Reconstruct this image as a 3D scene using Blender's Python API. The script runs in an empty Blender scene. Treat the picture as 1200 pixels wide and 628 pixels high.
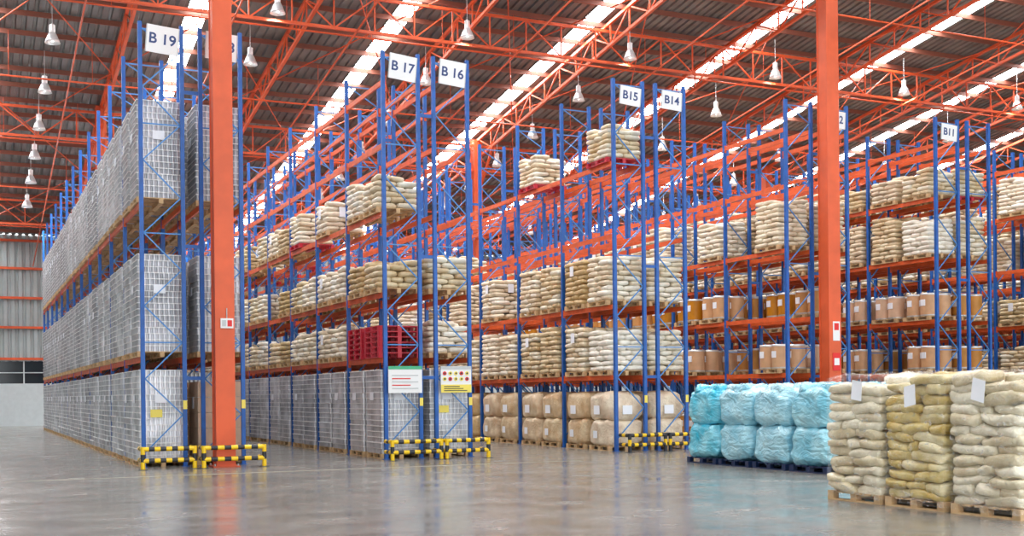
import bpy, math, random
from mathutils import Vector, Matrix, noise
random.seed(7)
SC = bpy.context.scene
COL = SC.collection

# ------------------------------------------------------------------ materials
def mat(name, col, rough=0.6, metal=0.0, var=0.0, vscale=4.0, bump=0.0, bscale=20.0,
        rand=0.0, coat=0.0, emit=None, estr=0.0, col2=None, spec=0.5, stretch=None, dist=0.0, bdist=0.03):
    m = bpy.data.materials.new(name); m.use_nodes = True
    nt = m.node_tree; N = nt.nodes; L = nt.links
    b = N['Principled BSDF']
    b.inputs['Base Color'].default_value = (*col, 1)
    b.inputs['Roughness'].default_value = rough
    b.inputs['Metallic'].default_value = metal
    b.inputs['Specular IOR Level'].default_value = spec
    b.inputs['Coat Weight'].default_value = coat
    b.inputs['Coat Roughness'].default_value = 0.15
    tc = N.new('ShaderNodeTexCoord')
    out = None
    if var > 0 or col2:
        n = N.new('ShaderNodeTexNoise'); n.inputs['Scale'].default_value = vscale
        n.inputs['Detail'].default_value = 4
        src = tc.outputs['Object']
        if rand > 0:   # decorrelate instances
            oi0 = N.new('ShaderNodeObjectInfo'); ml = N.new('ShaderNodeVectorMath'); ml.operation = 'ADD'
            sc_ = N.new('ShaderNodeVectorMath'); sc_.operation = 'SCALE'; sc_.inputs['Scale'].default_value = 1.7
            L.new(oi0.outputs['Location'], sc_.inputs[0]); L.new(sc_.outputs[0], ml.inputs[0]); L.new(tc.outputs['Object'], ml.inputs[1]); src = ml.outputs[0]
        L.new(src, n.inputs['Vector'])
        r = N.new('ShaderNodeValToRGB')
        r.color_ramp.elements[0].position = 0.35; r.color_ramp.elements[1].position = 0.65
        c2 = col2 if col2 else tuple(min(1, c*(1+var)) for c in col)
        c1 = col if col2 else tuple(c*(1-var) for c in col)
        r.color_ramp.elements[0].color = (*c1, 1); r.color_ramp.elements[1].color = (*c2, 1)
        L.new(n.outputs['Fac'], r.inputs['Fac']); out = r.outputs['Color']
    if rand > 0:
        oi = N.new('ShaderNodeObjectInfo')
        mr = N.new('ShaderNodeMapRange'); mr.inputs['To Min'].default_value = 1-rand; mr.inputs['To Max'].default_value = 1+rand
        L.new(oi.outputs['Random'], mr.inputs['Value'])
        hs = N.new('ShaderNodeHueSaturation')
        L.new(mr.outputs['Result'], hs.inputs['Value'])
        mr2 = N.new('ShaderNodeMapRange'); mr2.inputs['To Min'].default_value = 1.3; mr2.inputs['To Max'].default_value = 0.7
        L.new(oi.outputs['Random'], mr2.inputs['Value']); L.new(mr2.outputs['Result'], hs.inputs['Saturation'])
        if out: L.new(out, hs.inputs['Color'])
        else: hs.inputs['Color'].default_value = (*col, 1)
        out = hs.outputs['Color']
    if out: L.new(out, b.inputs['Base Color'])
    if bump > 0:
        n2 = N.new('ShaderNodeTexNoise'); n2.inputs['Scale'].default_value = bscale; n2.inputs['Detail'].default_value = 3
        n2.inputs['Distortion'].default_value = dist
        if stretch:
            mp = N.new('ShaderNodeMapping'); mp.inputs['Scale'].default_value = stretch
            L.new(tc.outputs['Object'], mp.inputs['Vector']); L.new(mp.outputs['Vector'], n2.inputs['Vector'])
        else: L.new(tc.outputs['Object'], n2.inputs['Vector'])
        bp = N.new('ShaderNodeBump'); bp.inputs['Strength'].default_value = bump; bp.inputs['Distance'].default_value = bdist
        L.new(n2.outputs['Fac'], bp.inputs['Height']); L.new(bp.outputs['Normal'], b.inputs['Normal'])
    if emit:
        b.inputs['Emission Color'].default_value = (*emit, 1); b.inputs['Emission Strength'].default_value = estr
    return m

M_blue = mat('rack_blue_paint', (0.006, 0.092, 0.38), 0.4, var=0.15)
M_brace = mat('rack_brace_paint', (0.06, 0.22, 0.52), 0.4, metal=0.2)
M_orange = mat('beam_orange_paint', (0.66, 0.098, 0.018), 0.45, var=0.12)
M_steel = mat('structure_orange_paint', (0.68, 0.10, 0.026), 0.45, var=0.1, vscale=1.5)
M_purlin = mat('purlin_dark_paint', (0.24, 0.08, 0.05), 0.6)
M_roof = mat('roof_sheet_metal', (0.18, 0.18, 0.176), 0.55, metal=0.2, var=0.25, vscale=0.6)
M_wallc = mat('corrugated_wall_sheet', (0.38, 0.42, 0.42), 0.5, var=0.08, vscale=1.0)
M_white = mat('white_painted_wall', (0.54, 0.59, 0.60), 0.6, var=0.04)
M_glass = mat('dark_window_glass', (0.02, 0.025, 0.03), 0.1)
M_sky = mat('skylight_sheet', (0.9, 0.93, 0.95), 0.5, emit=(0.93, 0.98, 1.0), estr=22.0)
M_bag = mat('woven_sack', (0.62, 0.47, 0.29), 0.5, col2=(0.80, 0.69, 0.50), vscale=3, bump=0.3, bscale=14, rand=0.14, coat=0.25)
M_bagl = mat('white_woven_sack', (0.72, 0.63, 0.48), 0.5, col2=(0.84, 0.79, 0.67), vscale=3, bump=0.3, bscale=14, rand=0.12, coat=0.25)
M_bagk = mat('brown_sack', (0.50, 0.35, 0.18), 0.5, col2=(0.70, 0.54, 0.32), vscale=3, bump=0.3, bscale=14, rand=0.14, coat=0.2)
M_bag_y = mat('kraft_sack', (0.52, 0.38, 0.14), 0.45, col2=(0.74, 0.62, 0.34), vscale=3.0, bump=0.7, bscale=10, rand=0.06, coat=0.4, dist=1.0)
M_bag_w = mat('pale_sack', (0.62, 0.51, 0.27), 0.45, col2=(0.82, 0.74, 0.52), vscale=3.0, bump=0.7, bscale=10, rand=0.05, coat=0.4, dist=1.0)
M_ink = mat('sack_print_ink', (0.30, 0.24, 0.14), 0.6)
M_bulk = mat('bulk_bag_fabric', (0.58, 0.38, 0.20), 0.5, col2=(0.78, 0.62, 0.40), vscale=3, bump=0.6, bscale=7, rand=0.1, coat=0.3, dist=1.5, bdist=.06)
M_cyan = mat('cyan_stretch_wrap', (0.12, 0.54, 0.72), 0.2, col2=(0.36, 0.76, 0.87), vscale=2.5, bump=0.9, bscale=3.2, rand=0.05, coat=0.8, stretch=(1, 1, 1.8), dist=1.6, bdist=0.09)
M_cans = mat('tin_can_stack', (0.56, 0.56, 0.59), 0.28, metal=0.45, var=0.28, vscale=2.0, rand=0.22, coat=0.4)
M_sheet = mat('separator_sheet', (0.84, 0.83, 0.82), 0.5)
M_line = mat('faded_floor_paint', (0.46, 0.43, 0.33), 0.35, var=0.25, vscale=2)
M_wood = mat('pallet_wood', (0.56, 0.37, 0.19), 0.7, var=0.2, vscale=8)
M_red = mat('red_pallet_plastic', (0.50, 0.012, 0.03), 0.4)
M_black = mat('black_plastic', (0.02, 0.022, 0.03), 0.4)
M_bpal = mat('navy_pallet_plastic', (0.01, 0.025, 0.08), 0.4)
M_yel = mat('guard_yellow', (0.9, 0.58, 0.01), 0.3)
M_paper = mat('white_paper', (0.88, 0.90, 0.95), 0.5)
M_sign = mat('sign_board_white', (0.80, 0.81, 0.82), 0.4)
M_navy = mat('sign_navy_ink', (0.03, 0.06, 0.2), 0.5)
M_redink = mat('sign_red', (0.7, 0.02, 0.02), 0.5)
M_green = mat('sign_green', (0.05, 0.4, 0.2), 0.5)
M_yelink = mat('sign_yellow', (0.85, 0.70, 0.12), 0.5)
M_drum = mat('fibre_drum', (0.58, 0.29, 0.11), 0.5, var=0.08, rand=0.14)
M_rim = mat('drum_rim_steel', (0.6, 0.6, 0.6), 0.35, metal=0.6)
M_carton = mat('brown_carton', (0.55, 0.32, 0.16), 0.5, var=0.08, rand=0.1)
M_alu = mat('lamp_aluminium', (0.8, 0.82, 0.83), 0.3, metal=0.5)
M_bulb = mat('lamp_bulb', (1, 1, 1), 0.3, emit=(1, 0.97, 0.9), estr=6)
M_grey = mat('grey_box', (0.5, 0.52, 0.53), 0.4)
M_bluedrum = mat('blue_plastic_drum', (0.02, 0.14, 0.55), 0.35, rand=0.1)

def film_mat():
    m = bpy.data.materials.new('clear_stretch_film'); m.use_nodes = True
    nt = m.node_tree; N = nt.nodes; L = nt.links
    N.remove(N['Principled BSDF']); out = N['Material Output']
    tc = N.new('ShaderNodeTexCoord'); n = N.new('ShaderNodeTexNoise'); n.inputs['Scale'].default_value = 5; n.inputs['Detail'].default_value = 4; n.inputs['Distortion'].default_value = 2.5
    mp = N.new('ShaderNodeMapping'); mp.inputs['Scale'].default_value = (1, 1, 2.2); mp.inputs['Rotation'].default_value = (0.5, 0.4, 0)
    L.new(tc.outputs['Object'], mp.inputs['Vector']); L.new(mp.outputs['Vector'], n.inputs['Vector'])
    bp = N.new('ShaderNodeBump'); bp.inputs['Strength'].default_value = 0.8; bp.inputs['Distance'].default_value = 0.08
    L.new(n.outputs['Fac'], bp.inputs['Height'])
    gl = N.new('ShaderNodeBsdfGlossy'); gl.inputs['Roughness'].default_value = 0.15; gl.inputs['Color'].default_value = (1, 1, 1, 1)
    L.new(bp.outputs['Normal'], gl.inputs['Normal'])
    df = N.new('ShaderNodeBsdfDiffuse'); df.inputs['Color'].default_value = (0.9, 0.92, 0.93, 1)
    tr = N.new('ShaderNodeBsdfTransparent')
    r = N.new('ShaderNodeValToRGB'); r.color_ramp.elements[0].position = 0.56; r.color_ramp.elements[1].position = 0.74
    r.color_ramp.elements[0].color = (0.0, 0.0, 0.0, 1); r.color_ramp.elements[1].color = (0.4, 0.4, 0.4, 1)
    L.new(n.outputs['Fac'], r.inputs['Fac'])
    m1 = N.new('ShaderNodeMixShader'); L.new(r.outputs['Color'], m1.inputs['Fac']); L.new(tr.outputs[0], m1.inputs[1]); L.new(df.outputs[0], m1.inputs[2])
    m2 = N.new('ShaderNodeMixShader'); m2.inputs['Fac'].default_value = 0.07; L.new(m1.outputs[0], m2.inputs[1]); L.new(gl.outputs[0], m2.inputs[2])
    L.new(m2.outputs[0], out.inputs['Surface'])
    return m
M_film = film_mat()

def floor_mat():
    m = bpy.data.materials.new('polished_concrete'); m.use_nodes = True
    nt = m.node_tree; N = nt.nodes; L = nt.links; b = N['Principled BSDF']
    tc = N.new('ShaderNodeTexCoord')
    n1 = N.new('ShaderNodeTexNoise'); n1.inputs['Scale'].default_value = 0.35; n1.inputs['Detail'].default_value = 9; n1.inputs['Roughness'].default_value = 0.7
    L.new(tc.outputs['Object'], n1.inputs['Vector'])
    r = N.new('ShaderNodeValToRGB'); r.color_ramp.elements[0].position = 0.3; r.color_ramp.elements[1].position = 0.7
    r.color_ramp.elements[0].color = (0.155, 0.143, 0.128, 1); r.color_ramp.elements[1].color = (0.29, 0.275, 0.25, 1)
    L.new(n1.outputs['Fac'], r.inputs['Fac'])
    # tyre scuffs: thin distorted streaks running across the aisle
    mp = N.new('ShaderNodeMapping'); mp.inputs['Scale'].default_value = (0.12, 1.6, 1); mp.inputs['Rotation'].default_value = (0, 0, 0.25)
    ns = N.new('ShaderNodeTexNoise'); ns.inputs['Scale'].default_value = 1.5; ns.inputs['Detail'].default_value = 6; ns.inputs['Distortion'].default_value = 0.6
    L.new(tc.outputs['Object'], mp.inputs['Vector']); L.new(mp.outputs['Vector'], ns.inputs['Vector'])
    rs = N.new('ShaderNodeValToRGB'); rs.color_ramp.elements[0].position = 0.56; rs.color_ramp.elements[1].position = 0.68
    rs.color_ramp.elements[0].color = (1, 1, 1, 1); rs.color_ramp.elements[1].color = (0.72, 0.70, 0.68, 1)
    L.new(ns.outputs['Fac'], rs.inputs['Fac'])
    mx = N.new('ShaderNodeMix'); mx.data_type = 'RGBA'; mx.blend_type = 'MULTIPLY'; mx.inputs[0].default_value = 1.0
    L.new(r.outputs['Color'], mx.inputs[6]); L.new(rs.outputs['Color'], mx.inputs[7]); L.new(mx.outputs[2], b.inputs['Base Color'])
    n2 = N.new('ShaderNodeTexNoise'); n2.inputs['Scale'].default_value = 1.3; n2.inputs['Detail'].default_value = 7
    L.new(tc.outputs['Object'], n2.inputs['Vector'])
    mr = N.new('ShaderNodeMapRange'); mr.inputs['From Min'].default_value = 0.3; mr.inputs['From Max'].default_value = 0.7
    mr.inputs['To Min'].default_value = 0.12; mr.inputs['To Max'].default_value = 0.29
    L.new(n2.outputs['Fac'], mr.inputs['Value']); L.new(mr.outputs['Result'], b.inputs['Roughness'])
    b.inputs['Specular IOR Level'].default_value = 0.7
    bp = N.new('ShaderNodeBump'); bp.inputs['Strength'].default_value = 0.05; bp.inputs['Distance'].default_value = 0.02
    n3 = N.new('ShaderNodeTexNoise'); n3.inputs['Scale'].default_value = 2.5; L.new(tc.outputs['Object'], n3.inputs['Vector'])
    L.new(n3.outputs['Fac'], bp.inputs['Height']); L.new(bp.outputs['Normal'], b.inputs['Normal'])
    return m
M_floor = floor_mat()

# ------------------------------------------------------------------ mesh builder
def sp(v, e): return math.copysign(abs(v)**e, v)
class MB:
    def __init__(s): s.v = []; s.f = []; s.m = []; s.mats = []; s.sm = []
    def mi(s, mt):
        if mt not in s.mats: s.mats.append(mt)
        return s.mats.index(mt)
    def add(s, vs, fs, mt, smooth=False):
        o = len(s.v); k = s.mi(mt); s.v += vs
        for f in fs: s.f.append([i+o for i in f]); s.m.append(k); s.sm.append(smooth)
    def box(s, x0, x1, y0, y1, z0, z1, mt):
        vs = [(x, y, z) for z in (z0, z1) for y in (y0, y1) for x in (x0, x1)]
        s.add(vs, [(0,2,3,1),(4,5,7,6),(0,1,5,4),(2,6,7,3),(0,4,6,2),(1,3,7,5)], mt)
    def bar(s, p, q, w, h, mt):
        p = Vector(p); q = Vector(q); d = (q-p).normalized()
        up = Vector((0,0,1)) if abs(d.z) < 0.95 else Vector((0,1,0))
        a = d.cross(up).normalized()*w/2; c = a.cross(d).normalized()*h/2
        vs = [tuple(b + sa*a + sc*c) for b in (p, q) for sa in (-1,1) for sc in (-1,1)]
        s.add(vs, [(0,1,3,2),(4,6,7,5),(0,4,5,1),(2,3,7,6),(0,2,6,4),(1,5,7,3)], mt)
    def cyl(s, p, q, r, n, mt, r2=None, caps=True):
        if r2 is None: r2 = r
        p = Vector(p); q = Vector(q); d = (q-p).normalized()
        up = Vector((0,0,1)) if abs(d.z) < 0.9 else Vector((1,0,0))
        a = d.cross(up).normalized(); c = a.cross(d)
        vs = []
        for b, rr in ((p, r), (q, r2)):
            for i in range(n):
                t = 2*math.pi*i/n
                vs.append(tuple(b + a*math.cos(t)*rr + c*math.sin(t)*rr))
        s.add(vs, [(i, (i+1) % n, n+(i+1) % n, n+i) for i in range(n)], mt, True)
        if caps:
            s.add(vs[:n], [list(range(n))[::-1]], mt); s.add(vs[n:], [list(range(n))], mt)
    def lathe(s, c, prof, n, mt):
        vs = []
        for r, z in prof:
            for i in range(n):
                t = 2*math.pi*i/n; vs.append((c[0]+r*math.cos(t), c[1]+r*math.sin(t), c[2]+z))
        fs = []
        for j in range(len(prof)-1):
            for i in range(n): fs.append((j*n+i, j*n+(i+1) % n, (j+1)*n+(i+1) % n, (j+1)*n+i))
        s.add(vs, fs, mt, True)
    def pillow(s, c, sz, mt, n1=16, n2=6, e1=0.7, e2=0.35, amp=0.012, freq=4.0, seed=0.0, rot=0.0, tilt=(0, 0), amp2=0.0):
        vs = []; fs = []
        cr_, sr_ = math.cos(rot), math.sin(rot)
        def P(x, y, z):
            z += x*tilt[0]+y*tilt[1]
            x, y = x*cr_-y*sr_, x*sr_+y*cr_
            v = Vector((c[0]+x, c[1]+y, c[2]+z))
            k = noise.noise_vector(v*freq + Vector((seed, seed*1.7, 0)))*amp
            if amp2: k += noise.noise_vector(v*freq*3.1 + Vector((seed*2, 3, seed)))*amp2
            return tuple(v + k)
        vs.append(P(0, 0, -sz[2]/2))
        for j in range(1, n2):
            ph = -math.pi/2 + math.pi*j/n2
            cr = sp(math.cos(ph), e1); z = sp(math.sin(ph), e1*1.1)*sz[2]/2
            for i in range(n1):
                t = 2*math.pi*(i+0.5)/n1
                vs.append(P(sp(math.cos(t), e2)*cr*sz[0]/2, sp(math.sin(t), e2)*cr*sz[1]/2, z))
        vs.append(P(0, 0, sz[2]/2)); last = len(vs)-1
        for i in range(n1): fs.append((0, 1+(i+1) % n1, 1+i))
        for j in range(n2-2):
            for i in range(n1):
                a = 1+j*n1+i; b = 1+j*n1+(i+1) % n1; fs.append((a, b, b+n1, a+n1))
        o = 1+(n2-2)*n1
        for i in range(n1): fs.append((o+i, o+(i+1) % n1, last))
        s.add(vs, fs, mt, True)
    def mesh(s, name):
        me = bpy.data.meshes.new(name); me.from_pydata(s.v, [], s.f)
        for mt in s.mats: me.materials.append(mt)
        me.polygons.foreach_set('material_index', s.m); me.polygons.foreach_set('use_smooth', s.sm)
        me.update(); return me
    def obj(s, name, parent=None, loc=(0,0,0)):
        return put(s.mesh(name), name, loc, 0, parent)
def put(me, name, loc=(0,0,0), rz=0, parent=None):
    o = bpy.data.objects.new(name, me); o.location = loc; o.rotation_euler = (0, 0, rz)
    COL.objects.link(o)
    if parent: o.parent = parent
    return o
def empty(name, loc=(0,0,0)):
    o = bpy.data.objects.new(name, None); o.location = loc; o.empty_display_size = 0.3
    COL.objects.link(o); return o

# ------------------------------------------------------------------ layout constants
Y0 = 27.26; BAY = 3.0; NB = 12; H = 10.0
XL, XR, YF, YB = -12.0, 56.0, -12.0, 73.0
def roofz(y): return 21.95-0.15*y

# ------------------------------------------------------------------ shell
mb = MB(); mb.box(XL, XR, YF, YB, -0.3, 0, M_floor); mb.obj('floor')
SKY = [-6.3, 0.7, 7.7, 14.9, 22.1, 29.3, 36.5, 43.7, 50.9]; SW = 0.36
mb = MB()
edges = [XL] + [e for s_ in SKY for e in (s_-SW, s_+SW)] + [XR]
for k in range(0, len(edges), 2):
    x0, x1 = edges[k], edges[k+1]
    n = max(1, round((x1-x0)/0.35)); w = (x1-x0)/n
    prof = []
    for i in range(n):
        a = x0+i*w; prof += [(a, 0), (a+w*0.55, 0), (a+w*0.65, 0.07), (a+w*0.9, 0.07)]
    prof.append((x1, 0))
    vs = [(x, YF, roofz(YF)+z) for x, z in prof]+[(x, YB, roofz(YB)+z) for x, z in prof]
    m_ = len(prof)
    mb.add(vs, [(i, i+m_, i+1+m_, i+1) for i in range(m_-1)], M_roof)
mb.obj('ceiling')
for x in SKY:
    mb = MB()
    vs = [(x-SW, YF, roofz(YF)+.02), (x+SW, YF, roofz(YF)+.02), (x+SW, YB, roofz(YB)+.02), (x-SW, YB, roofz(YB)+.02)]
    mb.add(vs, [(0, 3, 2, 1)], M_sky); mb.obj('skylight')

# back wall
mb = MB()
mb.box(XL, XR, YB, YB+0.25, 0, 2.45, M_white)
n = int((XR-XL)/0.4); prof = []
for i in range(n):
    a = XL+i*(XR-XL)/n; w = (XR-XL)/n; prof += [(a, 0), (a+w*.45, 0), (a+w*.57, .1), (a+w*.88, .1)]
prof.append((XR, 0)); m_ = len(prof)
vs = [(x, YB+z, 3.75) for x, z in prof]+[(x, YB+z, 11.0) for x, z in prof]
mb.add(vs, [(i, i+1, i+1+m_, i+m_) for i in range(m_-1)], M_wallc)
mb.obj('wall_back')
mb = MB()
mb.box(XL, XR, YB+0.1, YB+0.14, 2.45, 3.75, M_glass)
x = XL
while x < XR:
    mb.box(x, x+0.07, YB+0.02, YB+0.12, 2.45, 3.75, M_white); x += 1.5
mb.box(XL, XR, YB, YB+0.12, 3.05, 3.1, M_white)
mb.obj('window_1')
mb = MB()
for z in (3.8, 5.6, 7.3, 9.0, 10.6): mb.box(XL, XR, YB-0.12, YB-0.01, z, z+0.14, M_steel)
mb.obj('trim_1')
for nm, x, sgn in (('wall_left', XL, -1), ('wall_right', XR, 1)):
    mb = MB()
    vs = []
    for xx in (x, x+sgn*0.2):
        vs += [(xx, YF, 0), (xx, YB, 0), (xx, YB, roofz(YB)), (xx, YF, roofz(YF))]
    mb.add(vs, [(0,1,2,3),(4,7,6,5),(0,4,5,1),(3,2,6,7),(0,3,7,4),(1,5,6,2)], M_wallc); mb.obj(nm)

# ------------------------------------------------------------------ roof steel
def truss(mb, p0, p1, h, n, c=0.12, w=0.05, mt=M_steel):
    p0 = Vector(p0); p1 = Vector(p1); dn = Vector((0, 0, -h))
    mb.bar(p0, p1, c, c, mt); mb.bar(p0+dn, p1+dn, c, c, mt)
    for i in range(n+1):
        a = p0.lerp(p1, i/n)
        mb.bar(a, a+dn, w, w, mt)
        if i < n:
            b = p0.lerp(p1, (i+1)/n)
            if i % 2: mb.bar(a, b+dn, w, w, mt)
            else: mb.bar(a+dn, b, w, w, mt)
mb = MB()
for k in range(-2, 9):
    x = 5.25+5.75*k
    truss(mb, (x, YF, roofz(YF)-0.35), (x, YB-.02, roofz(YB)-0.35), 0.85, 60, 0.11, 0.05)
mb.obj('roof_girder_set')
mb = MB()
for y in (1.2, 13.9, 26.6, 39.3, 52.06, 64.7):
    truss(mb, (XL+.05, y, roofz(y)-0.55), (XR-.05, y, roofz(y)-0.55), 1.2, 46, 0.10, 0.05)
mb.obj('cross_truss_set')
mb = MB(); y = YF+0.5
while y < YB:
    z = roofz(y)-0.12
    mb.box(XL+.03, XR-.03, y, y+0.07, z-0.1, z+0.08, M_purlin); y += 1.6
mb.obj('purlin_set')
mb = MB(); y = 8.0
while y < YB-2:
    z = roofz(y)-1.75
    mb.cyl((XL+.03, y, z), (XR-.03, y, z), 0.035, 8, M_steel)
    x = XL+2
    while x < XR: mb.cyl((x, y, z), (x, y, roofz(y)-0.1), 0.012, 5, M_steel, caps=False); x += 2.875
    y += 6.35
for x in (-3.4, 3.55, 8.2, 12.4, 18.6, 24.6, 31, 37.5, 43):
    mb.bar((x, 5, roofz(5)-1.9), (x, YB-.5, roofz(YB)-1.9+.075), 0.05, 0.05, M_steel)
for k in range(-2, 8):
    x = 5.25+5.75*k
    for y in range(0, 72, 12):
        mb.cyl((x, y, roofz(y)-0.5), (x+5.75, y+12, roofz(y+12)-0.5), 0.025, 5, M_steel, caps=False)
        mb.cyl((x+5.75, y, roofz(y)-0.5), (x, y+12, roofz(y+12)-0.5), 0.025, 5, M_steel, caps=False)
mb.obj('roof_pipework')

# columns
def column(x, y):
    mb = MB(); s = 0.215; zt = roofz(y)-0.3
    mb.box(x-s, x+s, y-s, y-s+0.03, 0.03, zt, M_steel); mb.box(x-s, x+s, y+s-0.03, y+s, 0.03, zt, M_steel)
    mb.box(x-s+0.02, x+s-0.02, y-s+0.03, y+s-0.03, 0.03, zt, M_steel)
    mb.box(x-s-0.08, x+s+0.08, y-s-0.08, y+s+0.08, 0, 0.03, M_steel)
    for sx in (-1, 1):
        for sy in (-1, 1):
            mb.cyl((x+sx*(s+.04), y+sy*(s+.04), 0.03), (x+sx*(s+.04), y+sy*(s+.04), 0.08), 0.02, 6, M_grey)
    for sy in (-1, 1): mb.bar((x, y+sy*0.2, zt-2.6), (x, y+sy*2.0, roofz(y+sy*2.0)-1.2), 0.1, 0.1, M_steel)
    return mb
for x in (5.25, 22.5, 39.75):
    for y in (26.6, 52.06):
        column(x, y).obj('steel_column')

# ------------------------------------------------------------------ lamps
mb = MB()
mb.cyl((0, 0, 0.62), (0, 0, 1.6), 0.012, 6, M_grey, caps=False)
mb.cyl((0, 0, 0.36), (0, 0, 0.62), 0.10, 14, M_alu); mb.cyl((0, 0, 0.62), (0, 0, 0.68), 0.06, 10, M_grey, 0.02)
mb.lathe((0, 0, 0), [(0.08, 0.37), (0.12, 0.34), (0.17, 0.24), (0.22, 0.1), (0.26, 0), (0.25, 0), (0.21, 0.1), (0.16, 0.23), (0.1, 0.33), (0.0, 0.34)], 18, M_alu)
mb.pillow((0, 0, 0.16), (0.13, 0.13, 0.24), M_bulb, 10, 6, 1, 1, 0)
lamp = mb.mesh('high_bay_lamp')
sl = bpy.data.lights.new('lamp_light', 'SPOT'); sl.energy = 1300; sl.spot_size = math.radians(140); sl.spot_blend = 0.6; sl.shadow_soft_size = 0.2; sl.color = (0.94, 0.98, 1.0)
for X in (2.8, 9.6, 16.5, 23.3, 30.2, 37.1, 43.9):
    for y in (30.5, 38.9, 43.1, 47.5, 51.4, 54.9, 58.3, 62.0):
        lo = put(lamp, 'high_bay_lamp', (X, y, roofz(y)-1.7))
        if y in (30.5, 38.9, 47.5, 54.9, 62.0):
            put(sl, 'lamp_light', (0, 0, -0.03), 0, lo)

# ------------------------------------------------------------------ load meshes
def pallet(mb, w=1.1, d=1.15, mt=M_wood, z=0.0):
    h = 0.13
    for i in range(6):
        y = -d/2 + (d-0.13)*i/5; mb.box(-w/2, w/2, y, y+0.13, z+h-0.022, z+h, mt)
    for x in (-w/2, -0.05, w/2-0.1):
        for y in (-d/2, -0.06, d/2-0.12): mb.box(x, x+0.1, y, y+0.12, z+0.022, z+h-0.022, mt)
        mb.box(x, x+0.1, -d/2, d/2, z, z+0.022, mt)
def paper(mb, x, y, z, w=0.2, h=0.28, face='x', mt=None):
    mt = mt or M_paper
    if face == 'x': mb.box(x-0.012, x, y-w/2, y+w/2, z, z+h, mt)
    else: mb.box(x-w/2, x+w/2, y-0.012, y, z, z+h, mt)
def bags(layers, lh, mt, seed, n1=14, n2=6, pm=M_wood, lab=True, top=True, amp=0.02, W=1.1, D=1.15, mt2=None, lean=0.0):
    mb = MB(); pallet(mb, W, D, pm); rnd = random.Random(seed)
    for l in range(layers):
        z = 0.13+lh*(l+0.5)
        if (l+seed) % 2: nx, ny = 2, 3
        else: nx, ny = 3, 2
        for i in range(nx):
            for j in range(ny):
                if l == layers-1 and top and rnd.random() < 0.35: continue
                sx, sy = W/nx, D/ny
                cx = -W/2+sx*(i+.5)+rnd.uniform(-.025, .025); cy = -D/2+sy*(j+.5)+rnd.uniform(-.025, .025)+lean*l/layers
                m_ = mt2 if (mt2 and rnd.random() < .35) else mt
                mb.pillow((cx, cy, z+rnd.uniform(-.008, .008)), (sx*1.04, sy*1.04, lh*rnd.uniform(1.08, 1.22)), m_, n1, n2, 0.62, 0.36, amp, 5, rnd.random()*50, tilt=(rnd.uniform(-.06, .06), rnd.uniform(-.06, .06)))
    if lab:
        zt = 0.13+lh*layers
        paper(mb, -W/2-0.02, rnd.uniform(-.2, .2), zt-0.42); paper(mb, rnd.uniform(-.2, .2), -D/2-0.02, zt-0.42, face='y')
    return mb.mesh('sack_pallet')
def fgbags(layers, lh, seed, W=1.06, D=1.06):
    """large, lumpy hand-stacked sacks: irregular courses, sagging, film wrapped"""
    mb = MB(); pallet(mb, W+.02, D+.02, M_wood); rnd = random.Random(seed)
    for l in range(layers):
        z = 0.13+lh*(l+0.5)
        pat = rnd.choice([(2, 3), (3, 2), (2, 3)]) if l % 2 else rnd.choice([(3, 2), (2, 2)])
        nx, ny = pat
        yc = [0]+[(j+1)/ny+rnd.uniform(-.08, .08) for j in range(ny-1)]+[1]
        for i in range(nx):
            for j in range(ny):
                if l == layers-1 and rnd.random() < 0.35: continue
                sx = W/nx; sy = D*(yc[j+1]-yc[j])
                cx = -W/2+sx*(i+.5)+rnd.uniform(-.035, .035); cy = -D/2+D*(yc[j]+yc[j+1])/2+rnd.uniform(-.02, .02)
                mb.pillow((cx, cy, z+rnd.uniform(-.014, .014)), (sx*1.08, sy*1.07, lh*rnd.uniform(1.2, 1.5)), M_bag_y if rnd.random() < .5 else M_bag_w,
                          32, 12, 0.62, 0.34, 0.042, 5.0, rnd.random()*50, rot=rnd.uniform(-.05, .05), tilt=(rnd.uniform(-.06, .06), rnd.uniform(-.12, .12)), amp2=0.016)
    # film
    zt = 0.13+lh*layers; n = 64; vs = []; fs = []; K = 30
    for k in range(K+1):
        z = 0.06+(zt-0.08)*k/K
        for i in range(n):
            t = 2*math.pi*(i+.5)/n
            x = sp(math.cos(t), .22)*(W/2+.055); y = sp(math.sin(t), .22)*(D/2+.055)
            kk = noise.noise_vector(Vector((x*3, y*3, z*4+seed)))*0.018
            vs.append((x+kk.x, y+kk.y, z))
    for k in range(K):
        for i in range(n): fs.append((k*n+i, k*n+(i+1) % n, (k+1)*n+(i+1) % n, (k+1)*n+i))
    # loose film gathered over the top course
    base = K*n
    for q in range(1, 5):
        for i in range(n):
            v = vs[base+i]; f = 1-q*.2
            h = noise.noise(Vector((v[0]*f*6, v[1]*f*6, seed)))*.07
            vs.append((v[0]*f, v[1]*f, zt+.03+h))
        for i in range(n):
            a = (K+q-1)*n; fs.append((a+i, a+(i+1) % n, a+n+(i+1) % n, a+n+i))
    mb.add(vs, fs, M_film, True)
    return mb.mesh('sack_stack_on_pallet')
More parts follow.
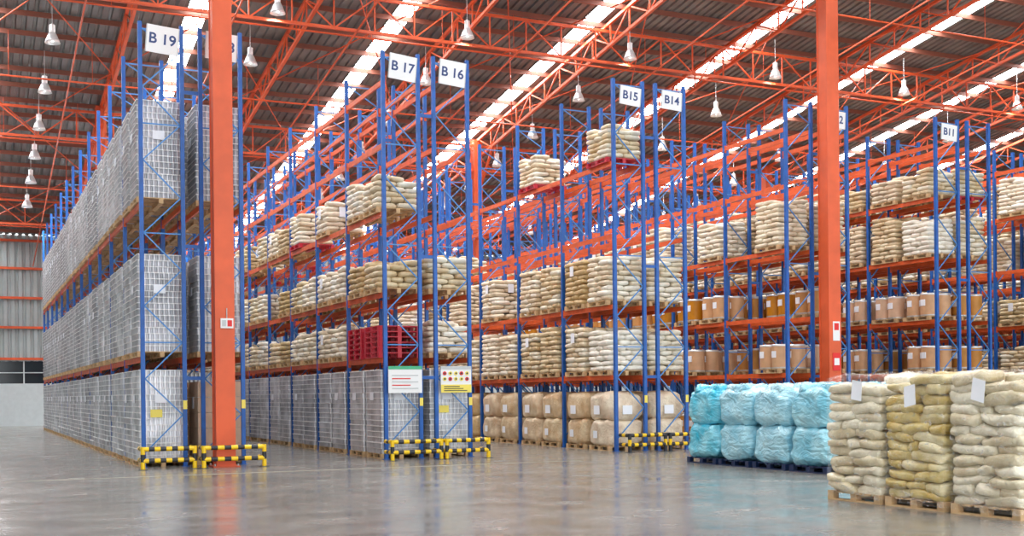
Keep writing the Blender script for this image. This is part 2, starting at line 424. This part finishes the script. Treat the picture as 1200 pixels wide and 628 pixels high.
def cans(tiers, seed, lab=True):
    mb = MB(); pallet(mb, 1.08, 1.14); th = 0.138; W, D = 1.07, 1.13
    rnd = random.Random(seed); ns = 10
    for t in range(tiers):
        z0 = 0.13+t*th; ox = rnd.uniform(-.014, .014); oy = rnd.uniform(-.014, .014)
        ring = []
        corners = [(-W/2, -D/2), (W/2, -D/2), (W/2, D/2), (-W/2, D/2)]
        nrm = [(0, -1), (1, 0), (0, 1), (-1, 0)]
        for e in range(4):
            a = corners[e]; b = corners[(e+1) % 4]; L = math.dist(a, b); r = L/ns/2
            for i in range(ns):
                for u in (0.02, .12, .3, .5, .7, .88):
                    f = (i+u)/ns; dd = math.sqrt(max(0, 1-(2*u-1)**2))*r - r
                    ring.append((a[0]+(b[0]-a[0])*f+nrm[e][0]*dd+ox, a[1]+(b[1]-a[1])*f+nrm[e][1]*dd+oy))
        m_ = len(ring)
        vs = [(x, y, z0) for x, y in ring]+[(x, y, z0+th-0.02) for x, y in ring]
        mb.add(vs, [(i, (i+1) % m_, m_+(i+1) % m_, m_+i) for i in range(m_)], M_cans, True)
        mb.box(-W/2+ox-.006, W/2+ox+.006, -D/2+oy-.006, D/2+oy+.006, z0+th-0.02, z0+th, M_sheet)
    if lab:
        paper(mb, -W/2-0.022, 0.05, 1.45, 0.26, 0.2); paper(mb, -.05, -D/2-0.022, 1.45, 0.26, 0.2, 'y')
        if seed % 4 == 0:
            paper(mb, -.15, -D/2-0.022, 1.12, 0.26, 0.18, 'y', M_yelink)
    return mb.mesh('can_pallet')
def bulk(mt, seed, pm, tiers=2, h=1.45, W=1.14, D=1.15, n1=40, n2=16, knot=False, lab=True, amp2=0.0):
    mb = MB(); pallet(mb, 1.1, 1.12, pm); th = h/tiers; rnd = random.Random(seed)
    for t in range(tiers):
        mb.pillow((0, 0, 0.12+th*(t+.5)), (W, D, th*1.1), mt, n1, n2, 0.42, 0.34, 0.07, 3.2, seed*3.1+t*9, amp2=amp2)
    if knot:
        zt = 0.12+h
        for i in range(6):
            mb.pillow((rnd.uniform(-.35, .35), rnd.uniform(-.35, .35), zt+0.0), (rnd.uniform(.3, .55), rnd.uniform(.3, .55), 0.2), mt, 20, 10, .8, .8, 0.07, 7, i*5+seed, amp2=.02)
    if lab:
        paper(mb, -W/2-0.035, 0, 0.12+h*0.6, 0.3, 0.24); paper(mb, 0, -D/2-0.035, 0.12+h*0.6, 0.3, 0.24, 'y')
        paper(mb, -W/2-0.035, 0.1, 0.12+h*0.15, 0.2, 0.2)
    return mb.mesh('bulk_bag_pallet')
def drums(mt, h=0.72, pm=M_wood):
    mb = MB(); pallet(mb, 1.1, 1.14, pm)
    for i in (-1, 1):
        for j in (-1, 1):
            c = (i*0.275, j*0.285, 0.13); r = 0.262
            mb.lathe(c, [(0, 0), (r, 0), (r+.006, .02), (r+.006, .05)], 20, M_rim)
            mb.lathe(c, [(r, .05), (r, h-.06)], 20, mt)
            mb.lathe(c, [(r+.006, h-.06), (r+.006, h), (r-.02, h), (r-.03, h-.015), (0, h-.015)], 20, M_rim)
            mb.box(c[0]-r-.006, c[0]-r+.03, c[1]-.09, c[1]+.09, .13+h*.45, .13+h*.72, M_paper)
            if j > 0: mb.box(c[0]-.09, c[0]+.09, c[1]-r-.006, c[1]-r+.03, .13+h*.45, .13+h*.72, M_paper)
    return mb.mesh('drum_pallet')
def cartons(nl, seed):
    mb = MB(); pallet(mb); g = 0.008
    for l in range(nl):
        for i in range(2):
            for j in range(3):
                x = -.53+i*.53; y = -.56+j*.373; z = .13+l*.36
                mb.box(x+g, x+.53-g, y+g, y+.373-g, z+.003, z+.36-.006, M_carton)
                mb.box(x+.24, x+.29, y+g-.002, y+.373-g+.002, z+.35, z+.3555, M_sheet)
    paper(mb, -.535, 0, 1.3 if nl > 3 else .7); return mb.mesh('carton_pallet')
def pallet_pile(n, mt):
    mb = MB()
    for i in range(n): pallet(mb, 1.1, 1.15, mt, i*0.132)
    return mb.mesh('red_pallet_pile')

CAN15 = [cans(15, s, s % 2 == 0) for s in range(3)]; CAN16 = [cans(16, s+5, s % 2 == 0) for s in range(3)]
BAG_S = [bags(6, .135, M_bag, s, lab=(s == 0), mt2=M_bagl) for s in range(3)]+[bags(6, .135, M_bagk, 5, lab=False), bags(7, .13, M_bagl, 6, lab=False, mt2=M_bag, lean=.05), bags(5, .14, M_bag, 7, lab=False)]
BAG_L = [bags(9, .138, M_bag, s+4, lab=(s == 0), mt2=M_bagl) for s in range(3)]+[bags(9, .138, M_bagk, 8, lab=True), bags(8, .138, M_bagl, 9, lab=False, lean=.06), bags(10, .136, M_bag, 10, lab=False)]
BAG_R = [bags(7, .13, M_bag, s+9, pm=M_red, lab=False, mt2=M_bagl) for s in range(2)]
FIBC = [bulk(M_bulk, s+1, M_wood, amp2=.015) for s in range(3)]
DRUM = [drums(M_drum)]; BDRUM = [drums(M_bluedrum, 0.85)]
CART = [cartons(5, 1)]; PILE = [pallet_pile(6, M_red)]

# ------------------------------------------------------------------ racks
def rack(X0, levels, fill, seed, labels=(None, None), nb=NB):
    rt = empty('pallet_rack', (X0, Y0, 0)); rnd = random.Random(seed)
    fr = MB(); rows = (0.0, 1.32)
    for k in range(nb+1):
        y = k*BAY
        for rx in rows:
            for x in (rx, rx+0.91):
                fr.box(x, x+0.09, y-0.045, y+0.045, 0.012, H, M_blue)
                fr.box(x-0.03, x+0.12, y-0.08, y+0.08, 0, 0.012, M_blue)
            zz = 0.35; up = True; i = 0
            while zz < H-0.2:
                z2 = min(zz+0.82, H-0.15)
                a, b = (rx+.09, rx+.91) if up else (rx+.91, rx+.09)
                fr.bar((a, y, zz), (b, y, z2), 0.028, 0.028, M_brace)
                up = not up; zz = z2; i += 1
                if i % 3 == 0: fr.bar((rx+.09, y+.01, zz), (rx+.91, y+.01, zz), 0.028, 0.028, M_brace)
        for z in (2.0, 5.0, 8.5): fr.bar((1.0, y, z), (1.32, y, z), 0.05, 0.08, M_blue)
    for rx in rows: # load plates on the end uprights
        fr.box(rx+.91, rx+1.0, -.052, -.046, 1.3, 1.5, M_yelink)
    fr.obj('upright_frames', rt)
    bm_ = MB()
    for rx, lv in zip(rows, levels):
        for z in lv:
            for k in range(nb):
                for x in (rx+.02, rx+.93):
                    bm_.box(x, x+.05, k*BAY+.05, (k+1)*BAY-.05, z-.125, z-.003, M_orange)
                    bm_.box(x-.008, x+.058, k*BAY+.046, k*BAY+.06, z-.19, z+.03, M_orange)
                    bm_.box(x-.008, x+.058, (k+1)*BAY-.06, (k+1)*BAY-.046, z-.19, z+.03, M_orange)
    bm_.obj('load_beams', rt)
    for r, rx in enumerate(rows):
        for li, z in enumerate((0.0,)+tuple(levels[r])):
            for k in range(nb):
                for j in (0, 1):
                    me = fill(r, li, k, j, rnd)
                    if me is None: continue
                    put(me, 'pallet_load', (rx+.5+rnd.uniform(-.015, .015), k*BAY+.8+1.4*j+rnd.uniform(-.03, .03), z), 0, rt)
    for r, rx in enumerate(rows):
        t = labels[r]
        if not t: continue
        w = 0.72 if ' ' in t else 0.66; hh = 0.62 if ' ' in t else 0.5
        sg = MB(); sg.box(-w/2, w/2, -.015, 0, 0, hh, M_sign)
        sg.box(-w/2, -w/2+.02, -.02, 0.005, 0, hh, M_grey); sg.box(w/2-.02, w/2, -.02, 0.005, 0, hh, M_grey)
        so = sg.obj('aisle_sign', rt, (rx+.5, -.09, 9.3)); so.rotation_euler = (0, math.radians(rnd.uniform(2, 6)), 0)
        cu = bpy.data.curves.new('sign_text', 'FONT'); cu.body = t; cu.size = 0.33 if ' ' in t else 0.31; cu.align_x = 'CENTER'; cu.align_y = 'CENTER'
        cu.extrude = 0.002; cu.offset = 0.006; cu.materials.append(M_navy)
        to = bpy.data.objects.new('sign_text', cu); COL.objects.link(to); to.parent = so
        to.location = (0, -.02, hh/2); to.rotation_euler = (math.pi/2, 0, 0)
    return rt

ch = lambda l, rnd: l[int(rnd.random()*len(l)) % len(l)]
def fillA(r, li, k, j, rnd):
    if li > 2: return None
    if r == 1 and k == 8 and j == 0: return None
    if r == 1 and li == 0 and k < 1: return CART[0]
    return ch(CAN15, rnd) if li == 0 else ch(CAN16, rnd)
def fillB(r, li, k, j, rnd):
    if li == 0: return ch(CAN15, rnd)
    if li == 1:
        if r == 0 and k == 0: return PILE[0]
        return ch(BAG_S, rnd) if (r or rnd.random() < .95) else None
    if li == 2: return ch(BAG_S, rnd) if rnd.random() < .96 else None
    if li == 3: return ch(BAG_R if rnd.random() < .3 else BAG_S, rnd) if (r == 0 and rnd.random() < .97) or (r == 1 and k > 1 and rnd.random() < .5) else None
    return None
def fillC(r, li, k, j, rnd):
    if li == 0: return ch(FIBC, rnd)
    if li == 1: return ch(BAG_L, rnd) if rnd.random() < .95 else None
    if li == 2: return ch(BAG_L, rnd) if (k == 0 or rnd.random() < .65) else None
    if li == 3: return ch(BAG_S, rnd) if (k > 3 and rnd.random() < .2) else None
    if li == 4 and r == 0 and ((k == 0 and j == 0) or (k == 1 and j == 1)): return BAG_R[0]
    return None
def fillD(r, li, k, j, rnd):
    if li == 0: return ch(DRUM, rnd)
    if li in (1, 2): return ch(DRUM, rnd) if rnd.random() < .88 else None
    if li == 3: return ch(BAG_L, rnd) if rnd.random() < (.9 if k < 5 else .5) else None
    return None
def fillE(r, li, k, j, rnd):
    if li in (0, 1, 2): return ch(DRUM, rnd) if rnd.random() < .95 else None
    if li == 3: return ch(BAG_L, rnd) if rnd.random() < .95 else None
    if li == 4: return ch(BAG_R+BAG_S, rnd) if rnd.random() < .93 else None
    return None
def fillF(r, li, k, j, rnd):
    if li == 2: return (BAG_S if (r == 0 and k < 2) else BDRUM)[0]
    if li in (0, 1): return ch(DRUM+BAG_S, rnd)
    if li in (3, 4): return ch(BAG_L, rnd) if rnd.random() < .75 else None
    return None

rack(3.55, ((2.49, 5.98), (2.49, 5.98)), fillA, 1, ('B 19', 'B 18'))
LB = (2.5, 4.1, 6.08, 7.75, 9.3)
rack(9.26, (LB, LB), fillB, 2, ('B 17', 'B 16'))
LC = (2.05, 3.95, 5.85, 7.8)
rack(15.74, (LC, LC), fillC, 3, ('B15', 'B14'))
LD = (2.1, 3.75, 5.7, 7.55, 9.2)
rack(21.46, (LD, LD), fillD, 4, (None, 'B12'))
rack(27.2, (LD, LD), fillE, 5, ('B11', None))
rack(32.95, (LD, LD), fillF, 6, (None, None))
rack(38.7, (LD, LD), fillF, 7, (None, None))
rack(44.45, (LD, LD), fillE, 8, (None, None), 8)

# ------------------------------------------------------------------ guards
def guard(x0, x1, y, a=M_yel, b=M_black):
    mb = MB()
    def tube(p, q, r, bands):
        p = Vector(p); q = Vector(q)
        for i in range(bands):
            mb.cyl(p.lerp(q, i/bands), p.lerp(q, (i+1)/bands), r, 12, a if i % 2 == 0 else b)
    for x in (x0, x1):
        tube((x, y, 0.012), (x, y, 0.5), 0.05, 3)
        mb.box(x-.09, x+.09, y-.09, y+.09, 0, .012, M_black)
    for z in (0.2, 0.45):
        tube((x0, y, z), (x1, y, z), 0.05, 9)
        for x in (x0, x1): tube((x, y, z), (x, y+.5, z), 0.05, 3)
    mb.obj('rack_end_guard')
guard(3.45, 4.55, 26.3); guard(4.72, 6.05, 26.15)
guard(9.2, 10.45, 26.5); guard(10.6, 11.7, 26.5)
guard(15.75, 16.85, 26.5, M_black, M_yel); guard(17.0, 18.15, 26.5, M_black, M_yel)
guard(27.2, 28.4, 26.5)

# notices on rack ends / columns
mb = MB(); mb.box(9.33, 10.2, 27.12, 27.14, 1.62, 2.28, M_sign); mb.box(9.33, 10.2, 27.112, 27.12, 2.2, 2.28, M_green)
for i in range(5): mb.box(9.42, 10.1-(i % 2)*.2, 27.112, 27.12, 1.72+i*.08, 1.745+i*.08, M_redink if i % 2 else M_grey)
mb.obj('notice_board')
mb = MB(); mb.box(10.7, 11.52, 27.12, 27.14, 1.62, 2.28, M_sign); mb.box(10.7, 11.52, 27.112, 27.12, 2.2, 2.28, M_grey); mb.box(10.7, 11.52, 27.112, 27.12, 1.62, 1.82, M_yelink)
for i in range(5):
    for zz in (1.96, 2.1):
        mb.cyl((10.8+i*.15, 27.105, zz), (10.8+i*.15, 27.12, zz), .05, 14, M_yelink if (i+int(zz*50)) % 3 else M_redink); mb.cyl((10.8+i*.15, 27.10, zz), (10.8+i*.15, 27.105, zz), .025, 10, M_black)
for i in range(3): mb.box(10.78, 11.4-i*.1, 27.108, 27.112, 1.66+i*.05, 1.68+i*.05, M_black)
mb.obj('notice_board')
mb = MB(); mb.box(5.15, 5.43, 26.345, 26.385, 3.1, 3.32, M_sign); mb.box(5.18, 5.27, 26.34, 26.345, 3.14, 3.28, M_grey); mb.box(5.3, 5.4, 26.34, 26.345, 3.14, 3.28, M_redink)
mb.cyl((5.29, 26.365, 3.32), (5.29, 26.365, 3.55), .012, 6, M_grey); mb.obj('switch_box')
mb = MB(); mb.box(22.4, 22.68, 26.37, 26.385, 2.15, 2.65, M_redink); mb.box(22.45, 22.63, 26.365, 26.37, 2.3, 2.5, M_sign); mb.obj('fire_sign')
mb = MB(); mb.box(22.42, 22.66, 26.37, 26.385, 3.0, 3.55, M_sign); mb.box(22.46, 22.62, 26.365, 26.37, 3.3, 3.5, M_redink); mb.obj('extinguisher_sign')

# floor line
mb = MB(); mb.box(XL, 13.0, 24.1, 24.15, 0.0, 0.003, M_line); mb.obj('floor_marking')

# ------------------------------------------------------------------ foreground stacks
FG = [fgbags(13, .126, 31+s) for s in range(4)]
for ix in range(3):
    for iy in range(3):
        put(FG[(ix*2+iy) % 4], 'sack_stack_on_pallet', (11.87+ix*1.2, 12.94-iy*1.17, 0), random.uniform(-.03, .03))
mb = MB()
for y, z, t in ((12.78, 1.42, .03), (11.75, 1.38, -.04), (10.62, 1.4, .05)):
    w, h = .1, .27
    vs = [(11.255, y-w, z), (11.25, y+w, z+t), (11.265, y+w-t*.5, z+h+t), (11.26, y-w-t*.5, z+h)]
    vs += [(x+.004, yy, zz) for x, yy, zz in vs]
    mb.add(vs, [(0, 1, 2, 3), (7, 6, 5, 4), (0, 4, 5, 1), (1, 5, 6, 2), (2, 6, 7, 3), (3, 7, 4, 0)], M_paper)
mb.obj('label_sheets')
CY = [bulk(M_cyan, 11+s, M_bpal, 2, 1.5, 1.14, 1.13, 80, 36, True, False, amp2=.024) for s in range(3)]
for ix in range(2):
    for iy in range(4):
        put(CY[(ix+iy) % 3], 'wrapped_bulk_bag_pallet', (15.2+ix*1.22, 21.6-iy*1.2, 0), random.uniform(-.04, .04))

# ------------------------------------------------------------------ world / camera
w = bpy.data.worlds.new('World'); SC.world = w; w.use_nodes = True
bg = w.node_tree.nodes['Background']; bg.inputs['Color'].default_value = (0.93, 0.98, 1, 1); bg.inputs['Strength'].default_value = 2.5

cam = bpy.data.cameras.new('camera'); co = bpy.data.objects.new('camera', cam); COL.objects.link(co)
cam.sensor_width = 36; cam.lens = 41.16; cam.shift_y = 0.123; cam.clip_end = 300
co.matrix_world = Matrix.Translation((0, 0, 1.57)) @ Matrix.Rotation(math.radians(-25), 4, 'Z') @ Matrix.Rotation(math.radians(90), 4, 'X') @ Matrix.Rotation(math.radians(-0.57), 4, 'Z')
SC.camera = co
SC.view_settings.view_transform = 'Standard'
SC.view_settings.look = 'None'
